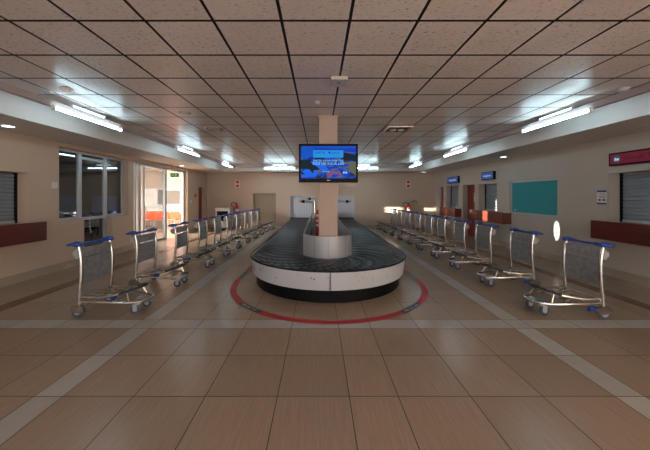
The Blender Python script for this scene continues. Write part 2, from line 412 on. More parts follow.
# roller door in far wall
bm = NB(); n = 24; prof = []
for k in range(n):
    z = k*1.82/n
    prof += [(0, z), (.010, z+.01), (.010, z+.065)]
A = [bm.verts.new((-3.41, YF+.14-o, z)) for o, z in prof]; B = [bm.verts.new((-2.23, YF+.14-o, z)) for o, z in prof]
for k in range(len(prof)-1): bm.faces.new((A[k], A[k+1], B[k+1], B[k]))
o = struct('door_6', bm, M['shutterw'])
bm = NB(); box(bm, -3.42, -3.37, YF+.04, YF+.14, 0, 1.83); box(bm, -2.27, -2.22, YF+.04, YF+.14, 0, 1.83); box(bm, -3.42, -2.22, YF+.04, YF+.14, 1.78, 1.83)
struct('door_frame', bm, M['shutterw'], parent=o)
bm = NB(); box(bm, 2.88, 4.02, YF-.010, YF+.004, .17, 1.83, bev=.004); struct('door_7', bm, M['wall'])
# baggage hatch curtains
for i, x0 in enumerate((-1.5, .53)):
    bm = NB()
    for k in range(9):
        a = x0+.01+k*.1478; box(bm, a, a+.142, YF+.10+.004*(k % 2), YF+.112+.004*(k % 2), .54, 1.68)
    o = struct('window_%d' % (7+i), bm, M['curtain'])
    bm = NB(); box(bm, x0, x0+.03, YF-.01, YF+.1, .5, 1.69); box(bm, x0+1.32, x0+1.35, YF-.01, YF+.1, .5, 1.69); box(bm, x0, x0+1.35, YF-.01, YF+.1, 1.66, 1.69)
    struct('window_frame', bm, M['alu'], parent=o)
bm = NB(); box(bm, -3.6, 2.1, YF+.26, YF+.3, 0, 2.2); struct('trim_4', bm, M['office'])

# ------------------------------------------------------------ rooms behind the left wall
bm = NB()   # dark office, gaps added in its outer wall to pass sun beams
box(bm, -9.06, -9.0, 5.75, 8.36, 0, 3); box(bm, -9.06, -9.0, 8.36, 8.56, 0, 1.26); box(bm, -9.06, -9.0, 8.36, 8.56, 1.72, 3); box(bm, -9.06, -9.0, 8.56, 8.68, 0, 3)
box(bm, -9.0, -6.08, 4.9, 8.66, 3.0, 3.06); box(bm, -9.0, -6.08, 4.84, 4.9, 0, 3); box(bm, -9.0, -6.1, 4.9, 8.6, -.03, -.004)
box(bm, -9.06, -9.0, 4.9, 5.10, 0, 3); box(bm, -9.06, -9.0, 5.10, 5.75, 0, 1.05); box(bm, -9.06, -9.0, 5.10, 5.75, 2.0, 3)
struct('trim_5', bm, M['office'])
t = thing('reflection_wall_unit', 'pale wall unit added for a reflection in the left office window', 'cabinet', (-7.3, 8.62, 1.97))  # added pale box, stands in for shapes reflected in the glass
bm = NB(); box(bm, -.58, .5, -.30, 0, 0, .34, bev=.01); obj('body', bm, M['offwhite'], t)
bm = NB(); box(bm, -.56, -.05, -.315, -.30, .02, .32, bev=.004); obj('unit_panel', bm, M['white'], t)
bm = NB(); box(bm, -.03, .48, -.315, -.30, .02, .32, bev=.004); obj('unit_panel', bm, M['white'], t)
t = thing('reflection_desk', 'white desk added as the pale reflected band in the left office window', 'desk', (-7.3, 8.2, 0))  # added desk, stands in for the sunlit band reflected in the glass
bm = NB(); box(bm, -1.0, .9, -.38, .38, .86, .90, bev=.005); obj('desk_top', bm, M['white'], t)
bm = NB(); box(bm, -.98, .88, .30, .34, .1, .86); obj('back_panel', bm, M['white'], t)
for x in (-.95, .85):
    for y in (-.34, .28):
        bm = NB(); box(bm, x-.025, x+.025, y-.025, y+.025, 0, .86); obj('leg', bm, M['alu'], t)
t = thing('reflected_lamp', 'small orange lamp shape added for a reflection in the left office window', 'lamp', (-7.15, 8.1, .90))  # added glowing shape in place of an orange reflection
bm = NB(); lathe(bm, [(.09, 0), (.09, .02), (.02, .03)]); obj('base', bm, M['black'], t)
bm = NB(); tube(bm, smooth_pts([(0, 0, .02), (0, 0, .5), (-.06, 0, .66)], 3), .012); obj('stem', bm, M['black'], t, True)
bm = NB(); lathe(bm, [(.11, .60), (.08, .68), (.03, .72)], (-.08, 0, 0)); obj('lamp_shade', bm, mat('orange_reflection', (.8, .25, .02), .5, emit=(1, .3, .03), estr=.5), t, True)
HF = 16.2
struct('wall_sun_slots', wall_mesh(lambda u, v, w: (-12-w, u, v), 8.66, HF+.2, 0, 3.1, [(10.02, 10.24, 1.0, 1.56), (9.52, 9.75, 1.10, 1.56)], .05), M['hall'])  # unseen hall wall, slots added to cut the sun into patches
bm = NB(); box(bm, -12.2, -6.08, HF, HF+.2, 0, 2.10); box(bm, -12.2, XL-.28, HF-.0, HF+.2, 2.10, 3.1, 1); struct('wall_hall', bm, [M['hall'], M['halltop']])
bm = NB(); box(bm, -12.2, XL-.28, 8.66, HF+.2, 3.0, 3.1); struct('trim_6', bm, M['hall'])
struct('wall_partition', wall_mesh(lambda u, v, w: (u, 8.62+w, v), -12.2, XL-.27, 0, 3.1, [(-9.0, -7.9, 1.2, 1.78)], .05), M['hall'])  # hole added to let a sun beam through
bm = NB(); box(bm, -12.2, XL-.29, 8.66, HF, -.05, -.002); struct('trim_7', bm, M['floor'])
bm = NB(); box(bm, -9.25, -7.95, HF-.05, HF-.02, 1.2, 2.02); t = struct('window_9', bm, M['office'])
bm = NB()
for a, b, c, d in ((-9.3, -7.9, 1.14, 1.20), (-9.3, -7.9, 2.02, 2.10), (-9.3, -9.24, 1.14, 2.1), (-7.96, -7.9, 1.14, 2.1), (-8.85, -8.80, 1.2, 2.02)): box(bm, a, b, HF-.08, HF-.001, c, d)
struct('window_frame', bm, M['alu'], parent=t)
t = thing('service_counter', 'long white counter under the window of the sunlit hall beyond the glass doorway', 'counter', (-8.6, 15.85, 0))
bm = NB(); box(bm, -1.9, 1.4, -.25, .25, 0, 1.02, bev=.01); obj('counter_body', bm, M['hall'], t)
bm = NB(); box(bm, -1.95, 1.45, -.30, .28, 1.02, 1.07, bev=.01); obj('worktop', bm, M['white'], t)
def hall_chair():
    t = thing('waiting_chair', '', 'chair', group='orange waiting chairs')
    bm = NB(); box(bm, -.27, .27, -.25, .22, .40, .45, bev=.02); obj('seat', bm, M['orange'], t)
    bm = NB(); box(bm, -.27, .27, .20, .25, .44, .84, bev=.02); obj('backrest', bm, M['orange'], t)
    for sx in (-.2, .2):
        bm = NB(); tube(bm, [(sx, -.2, 0), (sx, -.18, .40)], .014); obj('leg', bm, M['chrome'], t)
        bm = NB(); tube(bm, [(sx, .2, 0), (sx, .2, .42)], .014); obj('leg', bm, M['chrome'], t)
    return t
hc = hall_chair()
hx = [-9.55, -8.97, -8.39, -7.81]; hl = ['leftmost orange waiting chair in the sunlit hall behind the glass', 'orange waiting chair, second from the left, in hall behind the glass',
      'orange waiting chair, third from the left, in hall behind the glass', 'rightmost orange waiting chair in the sunlit hall behind the glass']
for i in range(4):
    c = hc if i == 0 else copy_tree(hc)
    c.location = (hx[i], 15.0, 0); c['label'] = hl[i]

# ------------------------------------------------------------ desks (wall mounted counters)
def desk(y0, y1, side, label, m):
    x = XL if side < 0 else XR; s = -side
    t = thing('service_counter', label, 'counter', (x, (y0+y1)/2, 0), 0, 'red wood service counters'); h = (y1-y0)/2
    bm = NB(); a, b = sorted((s*.27, s*.30)); box(bm, a, b, -h, h, .78, 1.155, bev=.003)
    a, b = sorted((-s*.004, s*.27)); box(bm, a, b, -h, -h+.03, .78, 1.13); box(bm, a, b, h-.03, h, .78, 1.13); obj('front_panel', bm, m, t)
    bm = NB(); a, b = sorted((s*.002, s*.268)); box(bm, a, b, -h+.03, h-.03, 1.085, 1.12); obj('worktop', bm, m, t)
desk(4.30, 5.67, -1, 'dark red wooden service counter under the left wall shutter', M['redwood'])
desk(4.30, 5.97, 1, 'dark red wooden service counter under the pink customs sign', M['redwood'])
desk(8.86, 10.76, 1, 'brown red wooden counter between the teal window and the dark red door', M['redwood2'])
desk(11.95, 13.42, 1, 'farthest brown red wooden counter on the right wall', M['redwood2'])

# ------------------------------------------------------------ signs on the right wall
def wall_sign(y0, y1, z0, z1, label, m, body, tm, tsize, icon=False, fr=.025, cat='sign'):
    t = thing('wall_sign', label, cat, (XR, (y0+y1)/2, (z0+z1)/2)); h = (y1-y0)/2; v = (z1-z0)/2
    bm = NB(); box(bm, -.09, -.001, -h, h, -v, v, bev=.006); obj('frame', bm, M['signblack'], t)
    bm = NB(); box(bm, -.094, -.088, -h+fr, h-fr, -v+fr, v-fr); obj('sign_face', bm, m, t)
    mt = MTX((-.095, (h-.30 if icon else 0), 0), (0, -1, 0), (0, 0, 1))
    text_obj('lettering', body, tsize, mt, tm, t, 'LEFT' if icon else 'CENTER')
    if icon:
        bm = NB(); lathe(bm, [(.072, -.004), (.072, 0)], (-.095, h-.16, 0), 'x', 24); ic = obj('sign_icon', bm, M['icon'], t)
        bm = NB(); box(bm, -.104, -.100, h-.205, h-.165, -.025, .010); box(bm, -.104, -.100, h-.155, h-.125, -.025, .022); box(bm, -.104, -.100, h-.20, h-.12, -.036, -.030)
        obj('sign_pictogram', bm, M['signwhite'], ic)
    return t
wall_sign(4.20, 5.80, 2.285, 2.545, 'long pink customs sign reading Goods To Declare in black frame', M['pink'], 'Goods To Declare', M['signtext'], .125, True, .03)
wall_sign(9.63, 10.33, 2.25, 2.53, 'blue lit Immigration sign above the shutter beside teal window', M['signblue'], 'Immigration', M['signwhite'], .095)
wall_sign(12.07, 13.07, 2.24, 2.53, 'blue lit sign, the farther one, above the last shutter', M['signblue'], 'Immigration', M['signwhite'], .13)
t = thing('wall_poster', 'small white poster with blue bands and red and green pictures beside pink sign', 'poster', (XR, 6.02, 1.64))
bm = NB(); box(bm, -.012, -.001, -.10, .10, -.15, .15); obj('sheet', bm, M['white'], t)
pb = mat('poster_blue', (.02, .04, .22), .5)
for a, b in ((.11, .15), (-.15, -.115)):
    bm = NB(); box(bm, -.014, -.012, -.10, .10, a, b); obj('blue_band', bm, pb, t)
bm = NB(); ellipsoid(bm, (-.012, .045, -.055), (.003, .035, .025)); obj('red_picture', bm, M['signred'], t)
bm = NB(); ellipsoid(bm, (-.012, -.045, -.055), (.003, .035, .025)); obj('green_picture', bm, mat('poster_green', (.02, .16, .08), .5), t)
bm = NB()
for k in range(4): box(bm, -.014, -.012, -.08, .07-.02*(k % 2), .075-.028*k, .083-.028*k)
obj('print', bm, M['signtext'], t)
t = thing('wall_poster', 'white notice sheet stuck on the dark red door of the right wall', 'poster', (XR+.20, 11.2, 1.62))
bm = NB(); box(bm, -.006, -.001, -.13, .13, -.17, .17); obj('sheet', bm, M['white'], t)
bm = NB(); box(bm, -.008, -.006, -.10, .10, .02, .12); obj('blue_band', bm, M['signblue'], t)
bm = NB(); box(bm, -.008, -.006, -.08, .08, -.12, -.04); obj('red_picture', bm, M['signred'], t)

# left wall fittings
bm = NB(); box(bm, XL, XL+.012, 6.07, 6.22, 1.84, 1.98, bev=.004); o = obj('wall_plate', bm, M['white']); tag(o, 'square white blank plate on the left wall before the office window', 'wall plate')
bm = NB(); box(bm, XL, XL+.04, 13.10, 13.22, 1.62, 1.76, bev=.008); o = obj('alarm_call_point', bm, M['red']); tag(o, 'small red fire alarm call point on left wall near the far door', 'alarm')
bm = NB(); box(bm, XL, XL+.012, 12.70, 12.80, 1.34, 1.48, bev=.004); o = obj('light_switch', bm, M['white']); tag(o, 'small white light switch on left wall beside the glass doorway', 'switch')
# exit sign
t = thing('exit_sign', 'green hanging exit sign in front of the glazed doorway', 'sign', (-5.29, 10.3, 2.44))
bm = NB(); box(bm, -.15, .15, -.015, .015, -.075, .075, bev=.004); obj('sign_face', bm, M['green'], t)
bm = NB(); box(bm, -.10, -.02, -.018, -.015, -.012, .012); box(bm, .03, .06, -.018, -.015, -.045, .045); box(bm, .075, .09, -.018, -.015, -.01, .04); obj('sign_pictogram', bm, M['white'], t)
for x in (-.12, .12):
    bm = NB(); tube(bm, [(x, 0, .07), (x, 0, ZS-2.44)], .004, 6); obj('wire', bm, M['black'], t)

# ------------------------------------------------------------ far wall fittings
def small_sign(x, label):
    t = thing('wall_notice', label, 'sign', (x, YF, 2.30), 0, 'extinguisher signs on the far wall')
    bm = NB(); box(bm, -.11, .11, -.012, -.001, -.20, .20); obj('sheet', bm, M['white'], t)
    bm = NB(); box(bm, -.07, .07, -.015, -.012, .03, .17); obj('red_square', bm, M['signred'], t)
    bm = NB(); box(bm, -.07, .07, -.015, -.012, -.17, -.04); obj('red_square', bm, M['signred'], t)
small_sign(-4.22, 'small red and white notice on the far wall, left one'); small_sign(4.68, 'small red and white notice on the far wall, right one')
def extinguisher(x, label, flip=1):
    t = thing('fire_extinguisher', label, 'fire extinguisher', (x, YF-.13, .70), 0, 'fire extinguishers on the far wall')
    bm = NB(); lathe(bm, [(.06, 0), (.095, .015), (.10, .04), (.10, .42), (.085, .47), (.045, .51), (.03, .54)], seg=18); obj('body', bm, M['red'], t, True)
    bm = NB(); lathe(bm, [(.102, .18), (.102, .30)], seg=18); obj('body_label', bm, M['white'], t, True)
    bm = NB(); lathe(bm, [(.025, .54), (.025, .58)], seg=12); box(bm, -.10, .03, -.012, .012, .58, .60); box(bm, -.10, .03, -.012, .012, .615, .63); obj('valve', bm, M['black'], t)
    bm = NB(); tube(bm, smooth_pts([(-.02*flip, 0, .57), (-.14*flip, -.02, .64), (-.27*flip, 0, .60), (-.28*flip, .02, .46), (-.18*flip, .03, .36), (-.13*flip, .03, .25)]), .016); obj('hose', bm, M['rubber'], t, True)
    bm = NB(); box(bm, -.05, .05, .08, .129, .30, .42); obj('bracket', bm, M['black'], t)
    return t
extinguisher(-4.22, 'red fire extinguisher with black hose beside white cabinet, far wall left')
e = extinguisher(4.66, 'red fire extinguisher hung on far wall, right of the sunlit patch')
t = thing('hose_bracket', 'thin curved hose loop on the far wall beside right fire extinguisher', 'hose', (4.95, YF, 1.35))
bm = NB(); tube(bm, smooth_pts([(-.2, -.03, -.02), (-.05, -.05, .06), (.12, -.04, .07), (.17, -.03, -.02), (.10, -.03, -.06)]), .011); obj('hose', bm, M['rubber'], t, True)
bm = NB(); box(bm, -.02, .02, -.05, -.001, .02, .08); obj('hook', bm, M['black'], t)
t = thing('display_cabinet', 'white cabinet with black glass front against far wall', 'cabinet', (-4.78, 14.2, 0))
bm = NB(); box(bm, -.36, .36, -.28, .28, .08, 1.08, bev=.02); obj('body', bm, M['white'], t)
bm = NB(); box(bm, -.27, .27, -.295, -.28, .42, .92, bev=.004); obj('glass_front', bm, M['black'], t)
bm = NB(); box(bm, -.30, .30, -.20, .20, .0, .08); obj('base', bm, M['black'], t)
# soffit air slots and downlights
for i, x in enumerate((-2.0, -1.1)):
    bm = NB(); box(bm, x-.40, x+.40, 14.22, 14.34, ZS-.012, ZS, bev=.002)
    tag(obj('air_slot', bm, M['black']), ('left' if i == 0 else 'right')+' dark air slot in the soffit of the far wall', 'vent', 'air slots in far soffit')
for k, (x, y, on, lb) in enumerate(((-5.34, 4.82, 1, 'lit round downlight in left soffit nearest the camera'), (-5.42, 11.1, 1, 'lit round downlight in left soffit near the exit sign'),
        (5.69, 8.62, 1, 'lit round downlight in right soffit above the teal window'), (5.68, 4.91, 0, 'unlit round downlight in right soffit above the pink sign'), (5.3, 14.1, 1, 'lit round downlight in the soffit of the far right corner'))):
    t = thing('downlight', lb, 'ceiling light', (x, y, ZS), 0, 'soffit downlights')
    bm = NB(); lathe(bm, [(.105, 0), (.105, -.008), (.085, -.012)], seg=24); obj('rim', bm, M['offwhite'], t, True)
    bm = NB(); lathe(bm, [(.08, -.010), (.08, -.016), (.05, -.018)], seg=24); obj('lens', bm, M['lit'] if on else M['offwhite'], t, True)

# ------------------------------------------------------------ suspended lighting rail and lamps
RL, RR, RF, ZR = -3.98, 4.21, 13.22, 3.035
def rail(name, x0, x1, y0, y1, label, wires):
    t = thing('lighting_rail', label, 'lighting rail', ((x0+x1)/2, (y0+y1)/2, ZR), 0, 'suspended lighting rails')
    a, b = (x1-x0)/2, (y1-y0)/2
    bm = NB(); box(bm, -a, a, -b, b, -.03, .065, bev=.006); obj('channel', bm, M['rail'], t)
    for (x, y) in wires:
        bm = NB(); tube(bm, [(x-(x0+x1)/2, y-(y0+y1)/2, .06), (x-(x0+x1)/2, y-(y0+y1)/2, ZC-ZR)], .003, 5); obj('wire', bm, M['alu'], t)
rail('l', RL-.03, RL+.03, YB+.1, RF+.03, 'thin grey suspended rail with tubes along the left ceiling edge', [(RL, y) for y in (3.5, 4.05, 7.0, 10.3)])
rail('r', RR-.03, RR+.03, YB+.1, RF+.03, 'thin grey suspended rail with tubes along the right ceiling edge', [(RR, y) for y in (3.5, 7.0, 10.3)])
rail('f', RL+.035, RR-.035, RF-.03, RF+.03, 'thin grey suspended rail with tubes across the far ceiling', [(-.6, RF), (.9, RF)])
def lamp(x, y, rz, label):
    t = thing('fluorescent_lamp', label, 'lamp', (x, y, ZR), rz, 'fluorescent lamps on the suspended rail')
    bm = NB(); tube(bm, [(.055, -.70, -.058), (.055, .70, -.058)], .0145, 10); obj('tube', bm, M['tube'], t, True)
    bm = NB(); tube(bm, [(0, -.33, .095), (0, .33, .095)], .016, 10); obj('upper_tube', bm, M['uptube'], t, True)
    for s in (-1, 1):
        bm = NB(); box(bm, .031, .080, min(s*.70, s*.73), max(s*.70, s*.73), -.085, -.012, bev=.004); obj('lamp_holder', bm, M['white'], t)
        bm = NB(); box(bm, -.018, .018, min(s*.33, s*.35), max(s*.33, s*.35), .06, .115, bev=.004); obj('lamp_holder', bm, M['white'], t)
Ls = [(RL, 4.86, 'nearest lit fluorescent tube on the left ceiling rail'), (RL, 8.5, 'middle lit fluorescent tube on the left ceiling rail'), (RL, 12.05, 'farthest lit fluorescent tube on the left ceiling rail'),
      (RR, 4.98, 'nearest lit fluorescent tube on the right ceiling rail'), (RR, 8.52, 'middle lit fluorescent tube on the right ceiling rail'), (RR, 12.0, 'farthest lit fluorescent tube on the right ceiling rail')]
for x, y, lb in Ls: lamp(x, y, 0 if x < 0 else PI, lb)
lamp(-1.82, RF, -PI/2, 'lit fluorescent tube crossing the far ceiling left of the screen')
lamp(2.08, RF, -PI/2, 'lit fluorescent tube crossing the far ceiling right of the screen')

# ------------------------------------------------------------ ceiling fittings
def diffuser(x, y, r, label):
    t = thing('air_diffuser', label, 'vent', (x, y, ZC), 0, 'round air diffusers')
    bm = NB(); lathe(bm, [(r, 0), (r, -.012), (r*.86, -.022), (r*.80, -.006)], seg=32); obj('outer_ring', bm, M['offwhite'], t, True)
    bm = NB(); lathe(bm, [(r*.62, -.004), (r*.62, -.022), (r*.30, -.034)], seg=32); obj('centre_cone', bm, M['offwhite'], t, True)
    bm = NB(); lathe(bm, [(r*.80, -.001), (r*.80, -.007)], seg=32); obj('air_gap', bm, M['black'], t)
diffuser(-2.47, 5.16, .12, 'small round white air diffuser in the left ceiling'); diffuser(-2.37, 6.38, .22, 'larger round air diffuser with dark gap in left ceiling')
t = thing('emergency_light', 'rectangular chrome twin spot emergency light in ceiling right of screen', 'ceiling light', (1.80, 6.38, ZC))
bm = NB(); box(bm, -.29, .29, -.27, .27, -.03, 0, bev=.008); obj('housing', bm, M['chrome'], t)
bm = NB(); box(bm, -.24, .20, -.20, .20, -.034, -.028, bev=.002); obj('recess', bm, M['black'], t)
for x in (-.10, .08):
    bm = NB(); lathe(bm, [(.07, -.032), (.07, -.05), (.04, -.06)], (x, 0, 0), seg=18); obj('spot_lens', bm, M['white'], t, True)
bm = NB(); box(bm, .22, .28, -.22, .22, -.036, -.028, bev=.002); obj('red_end', bm, mat('pale_red', (.5, .12, .12), .4), t)
t = thing('motion_sensor', 'small white box sensor on the ceiling grid above the screen', 'sensor', (.27, 3.72, ZC))
bm = NB(); box(bm, -.11, .11, -.14, .12, -.05, 0, bev=.014); obj('housing', bm, M['offwhite'], t)
bm = NB(); ellipsoid(bm, (0, -.04, -.050), (.02, .02, .010)); obj('sensor_eye', bm, mat('sensor_blue', (.12, .18, .5), .3), t, True)
def detector(x, y, r, label, group=None):
    t = thing('smoke_detector', label, 'smoke detector', (x, y, ZC), 0, 'ceiling smoke detectors')
    bm = NB(); lathe(bm, [(r, 0), (r, -.012), (r*.9, -.02)], seg=24); obj('base', bm, M['white'], t, True)
    bm = NB(); lathe(bm, [(r*.75, -.02), (r*.72, -.040), (r*.4, -.05)], seg=24); obj('sensing_chamber', bm, M['white'], t, True)
detector(-3.62, 4.02, .075, 'white round smoke detector near the left ceiling edge'); detector(4.37, 4.01, .075, 'white round smoke detector near the right ceiling edge')
detector(-.02, 4.57, .045, 'tiny white detector on the ceiling just before the pillar')
t = thing('ceiling_bracket', 'thin white triangular bracket on the far ceiling right of the screen', 'bracket', (1.75, 9.9, ZC))
bm = NB(); tube(bm, [(-.2, 0, -.02), (.05, 0, -.02), (.05, .5, -.02), (-.2, 0, -.02)], .012, 6); obj('arm', bm, M['white'], t)
bm = NB(); box(bm, .16, .22, -.03, .03, -.05, 0, bev=.005); obj('end_box', bm, M['white'], t)

# ------------------------------------------------------------ pillar and television
t = thing('pillar', 'square tan pillar rising through the baggage carousel to the ceiling', 'pillar', (.19, 5.56, 0))
bm = NB(); box(bm, -.18, .18, -.18, .18, 0, ZC-.0, bev=.008); obj('shaft', bm, M['pillar'], t)
bm = NB(); box(bm, -.20, .20, -.20, .20, ZC-.035, ZC, bev=.004); obj('ceiling_collar', bm, M['pillar'], t)
TVY = 5.22
t = thing('television', 'flat screen television with blue advert mounted on the pillar', 'television', (.185, TVY, 2.283))
W, H = 1.105/2, .72/2
bm = NB(); box(bm, -W, W, 0, .055, -H, H, bev=.006); cas = obj('casing', bm, M['black'], t)
bm = NB(); box(bm, -.12, .12, .055, .16, -.15, .15, bev=.004); obj('wall_mount', bm, M['black'], t)
sx, z0, z1 = .513, -.285, .317
bm = NB(); box(bm, -sx, sx, -.003, .001, z0, z1); scr = obj('screen', bm, M['tv'], t)
def flat(name, pts, m, y=-.005, par=scr):
    bm = NB(); A = [bm.verts.new((x, y, z)) for x, z in pts]; bm.faces.new(A); return obj(name, bm, m, par)
flat('picture_sky', [(-sx, z1), (sx, z1), (sx, z1-.07), (.1, z1-.10), (-.2, z1-.16), (-.28, z1-.2), (-sx, z1-.21)], M['tvsky'], -.0040)
flat('picture_hill', [(-.28, z1-.02), (.1, z1-.05), (sx, z1-.04), (sx, z1-.12), (.2, z1-.1), (-.05, z1-.14), (-.25, z1-.12)], M['tvblue'], -.0043)
flat('picture_hill', [(.24, z1-.10), (sx, z1-.17), (sx, z1-.29), (.36, z1-.26), (.24, z1-.28)], M['tvhill'], -.0045)
flat('picture_hill', [(-sx, z1-.26), (-.36, z1-.25), (-.25, z1-.30), (-.16, z1-.42), (-.28, z1-.50), (-sx, z1-.42)], M['tvhill'], -.0045)
flat('picture_land', [(.22, z1-.30), (sx, z1-.29), (sx, z0+.05), (.42, z0+.12), (.36, z1-.40)], M['tvland'], -.0047)
flat('picture_land', [(-.04, z0+.10), (.07, z0+.16), (.12, z0+.13), (.20, z0+.15), (.25, z0+.09), (.2, z0+.01), (.10, z0+.04), (-.02, z0+.005)], M['tvpink'], -.0048)
flat('picture_land', [(-.34, z1-.29), (-.2, z1-.28), (.02, z1-.44), (-.1, z1-.47)], M['tvfoam'], -.0049)
random.seed(4)
for (cx_, cz_, a, b) in ((-.40, -.16, .09, .05), (-.30, -.22, .10, .045), (-.42, -.235, .09, .04), (-.24, -.16, .05, .04), (.30, -.05, .10, .025), (.10, -.08, .10, .025), (.33, -.20, .08, .05), (.12, -.235, .07, .025), (-.09, -.07, .05, .04)):
    flat('picture_spray', [(cx_+a*math.cos(k*PI/5)*random.uniform(.7, 1.1), cz_+b*math.sin(k*PI/5)*random.uniform(.7, 1.2)+.1*a*math.cos(k*PI/5)) for k in range(10)], M['tvfoam'] if cx_ < 0 else M['tvblue'], -.0052)
flat('picture_banner', [(-.285, z1-.085), (-.275, z1-.078), (.265, z1-.078), (.278, z1-.09), (.278, z1-.205), (.268, z1-.215), (-.275, z1-.215), (-.285, z1-.205)], M['tvbanner'], -.0056)
def tvt(body, x, z, size, m, al='CENTER'):
    text_obj('screen_lettering', body, size, MTX((x, -.0062, z), (1, 0, 0), (0, 0, 1)), m, scr, al, 0)
tvt('KAP IB', -.155, z1-.125, .062, M['tvdark']); tvt('\u25cf apasdis', .10, z1-.125, .052, M['tvdark'])
tvt('ENTER NOW FOR THE', 0, z1-.275, .055, M['tvtext']); tvt('RIDE OF YOUR LIFE', 0, z1-.33, .068, M['tvtext']); tvt('WWW . . . .', 0, z0+.125, .045, M['tvtext'])
tvt('\u25cf\u25cf', .31, z0+.105, .05, M['tvtext'])
bm = NB(); box(bm, -.03, .03, -.002, .001, -.325, -.315); obj('maker_badge', bm, M['alu'], t)
bm = NB(); box(bm, -W+.02, -W+.035, -.002, .001, -.335, -.32); obj('power_light', bm, M['tvblue'], t)

# ------------------------------------------------------------ carousel
def stad(rho, n=40, y_end=YF-.03):
    """U path of radius rho: left lane (far->near), front arc, right lane"""
    P = [(CXc-rho, y_end), (CXc-rho, 10.), (CXc-rho, 7.5)]
    P += [(CXc+rho*math.cos(PI+PI*k/n), CYc+rho*math.sin(PI+PI*k/n)) for k in range(n+1)]
    P += [(CXc+rho, 7.5), (CXc+rho, 10.), (CXc+rho, y_end)]
    return P
def sweep(bm, prof, n=64, y_end=YF-.03, closed=True):
    rings = []
    for (rho, z) in prof: rings.append([bm.verts.new((x, y, z)) for x, y in stad(rho, n, y_end)])
    m = len(rings); L = len(rings[0])
    for i in range(m if closed else m-1):
        A, B = rings[i], rings[(i+1) % m]
        for k in range(L-1): bm.faces.new((A[k], A[k+1], B[k+1], B[k]))
    if closed:
        bm.faces.new([r[0] for r in rings]); bm.faces.new([r[-1] for r in rings])
ct = thing('baggage_carousel', 'long U shaped baggage carousel with black rubber belt and white skirt', 'baggage carousel', (0, 0, 0))
bm = NB(); sweep(bm, [(1.50, .215), (1.545, .49), (1.545, .51), (1.52, .51), (1.48, .215)]); sk = obj('skirt', bm, M['skirt'], ct, True)
bm = NB(); sweep(bm, [(1.53, .505), (1.552, .505), (1.552, .522), (1.53, .526)]); obj('rubber_edge', bm, M['black'], ct, True)
bm = NB(); sweep(bm, [(1.43, 0), (1.43, .22), (1.49, .22), (1.49, .225), (1.38, .225), (1.38, 0)]); obj('plinth', bm, M['black'], ct, True)
# belt : overlapping crescent plates
bm = NB()
LS = YF-.03-CYc; RM = 1.0; TOT = 2*LS+PI*RM; NS = int(TOT/.02); NR = 15
def belt_pt(s, rho):
    if s < LS: return (CXc-rho, YF-.03-s)
    if s < LS+PI*RM:
        a = PI+(s-LS)/RM; return (CXc+rho*math.cos(a), CYc+rho*math.sin(a))
    return (CXc+rho, CYc+s-LS-PI*RM)
grid = []
for i in range(NS+1):
    s = TOT*i/NS; row = []
    for j in range(NR+1):
        t_ = j/NR; rho = .505+t_*1.025
        x, y = belt_pt(s, rho)
        inarc = max(0., min(1., min(s-LS+.9, LS+PI*RM+.9-s)/.9))
        ph = s/.30+(2.3*t_*t_+.4*t_)*(.25+1.0*inarc)
        f = ph-math.floor(ph); tri = 1-abs(2*f-1)
        z = .484+(.006*f+.034*max(0, tri-.4))*min(1, 6*t_, 7*(1-t_))
        row.append(bm.verts.new((x, y, z)))
    grid.append(row)
for i in range(NS):
    for j in range(NR): bm.faces.new((grid[i][j], grid[i+1][j], grid[i+1][j+1], grid[i][j+1]))
obj('belt', bm, M['belt'], ct, False)
bm = NB(); sweep(bm, [(.47, .30), (.50, .30), (.50, .895), (.485, .905), (.47, .895)], 40); gd = obj('inner_guard', bm, M['steel'], ct, True)
for k, a in enumerate((PI*1.5-.55, PI*1.5, PI*1.5+.75)):
    bm = NB(); x, y = CXc+.502*math.cos(a), CYc+.502*math.sin(a); tube(bm, [(x, y, .50), (x, y, .89)], .0025, 5); obj('panel_seam', bm, M['scuff'], gd)
a = PI*1.5+.0
bm = NB(); box(bm, CXc-.006, CXc+.004, CYc-1.552, CYc-1.49, .225, .505); sm_ = obj('panel_seam', bm, M['scuff'], sk)
bm = NB()
for k in range(6): ellipsoid(bm, (CXc-.016+.002*(k % 2), CYc-1.545+.008*k*0-.002+.007*(5-k)*1., .25+.045*k), (.006, .004, .006), 8, 6)
obj('seam_rivets', bm, M['black'], sk)
random.seed(11)
bm = NB()
for k in range(26):
    a = PI*1.5+random.uniform(-1.35, 1.2); z = random.uniform(.33, .47); r = 1.502+.045*(z-.215)/.275
    w_ = random.uniform(.004, .012); x, y = CXc+r*math.cos(a), CYc+r*math.sin(a)
    ellipsoid(bm, (x, y, z), (w_*1.2, w_*.5 if abs(math.sin(a)) > .8 else w_, w_), 7, 5)
obj('scuff_marks', bm, M['scuff'], sk)

# arms over the belt
def arm(name, x, y, zt, dx, cap, label):
    t = thing(name, label, 'post', (x, y, 0)); s = 1 if dx > 0 else -1
    bm = NB(); tube(bm, smooth_pts([(0, 0, 0), (0, 0, zt-.35), (0, 0, zt-.12), (s*.02, 0, zt-.03), (s*.12, 0, zt), (dx*.6, 0, zt), (dx, 0, zt)], 4), .035, 10); obj('pipe', bm, M['steel'], t, True)
    bm = NB(); tube(bm, [(dx, 0, zt), (dx+s*.08, 0, zt)], .05, 12); obj('collar', bm, M['black'], t, True)
    bm = NB(); tube(bm, [(dx+s*.08, 0, zt), (dx+s*.17, 0, zt)], [.042, .02], 12); obj('end_cap', bm, cap, t, True)
    bm = NB(); lathe(bm, [(.08, 0), (.08, .01), (.045, .02)], seg=16); obj('foot', bm, M['steel'], t)
arm('sensor_post', -.19, 9.5, 1.485, -.28, M['orangep'], 'grey bent pipe post with orange tip reaching over the left belt')
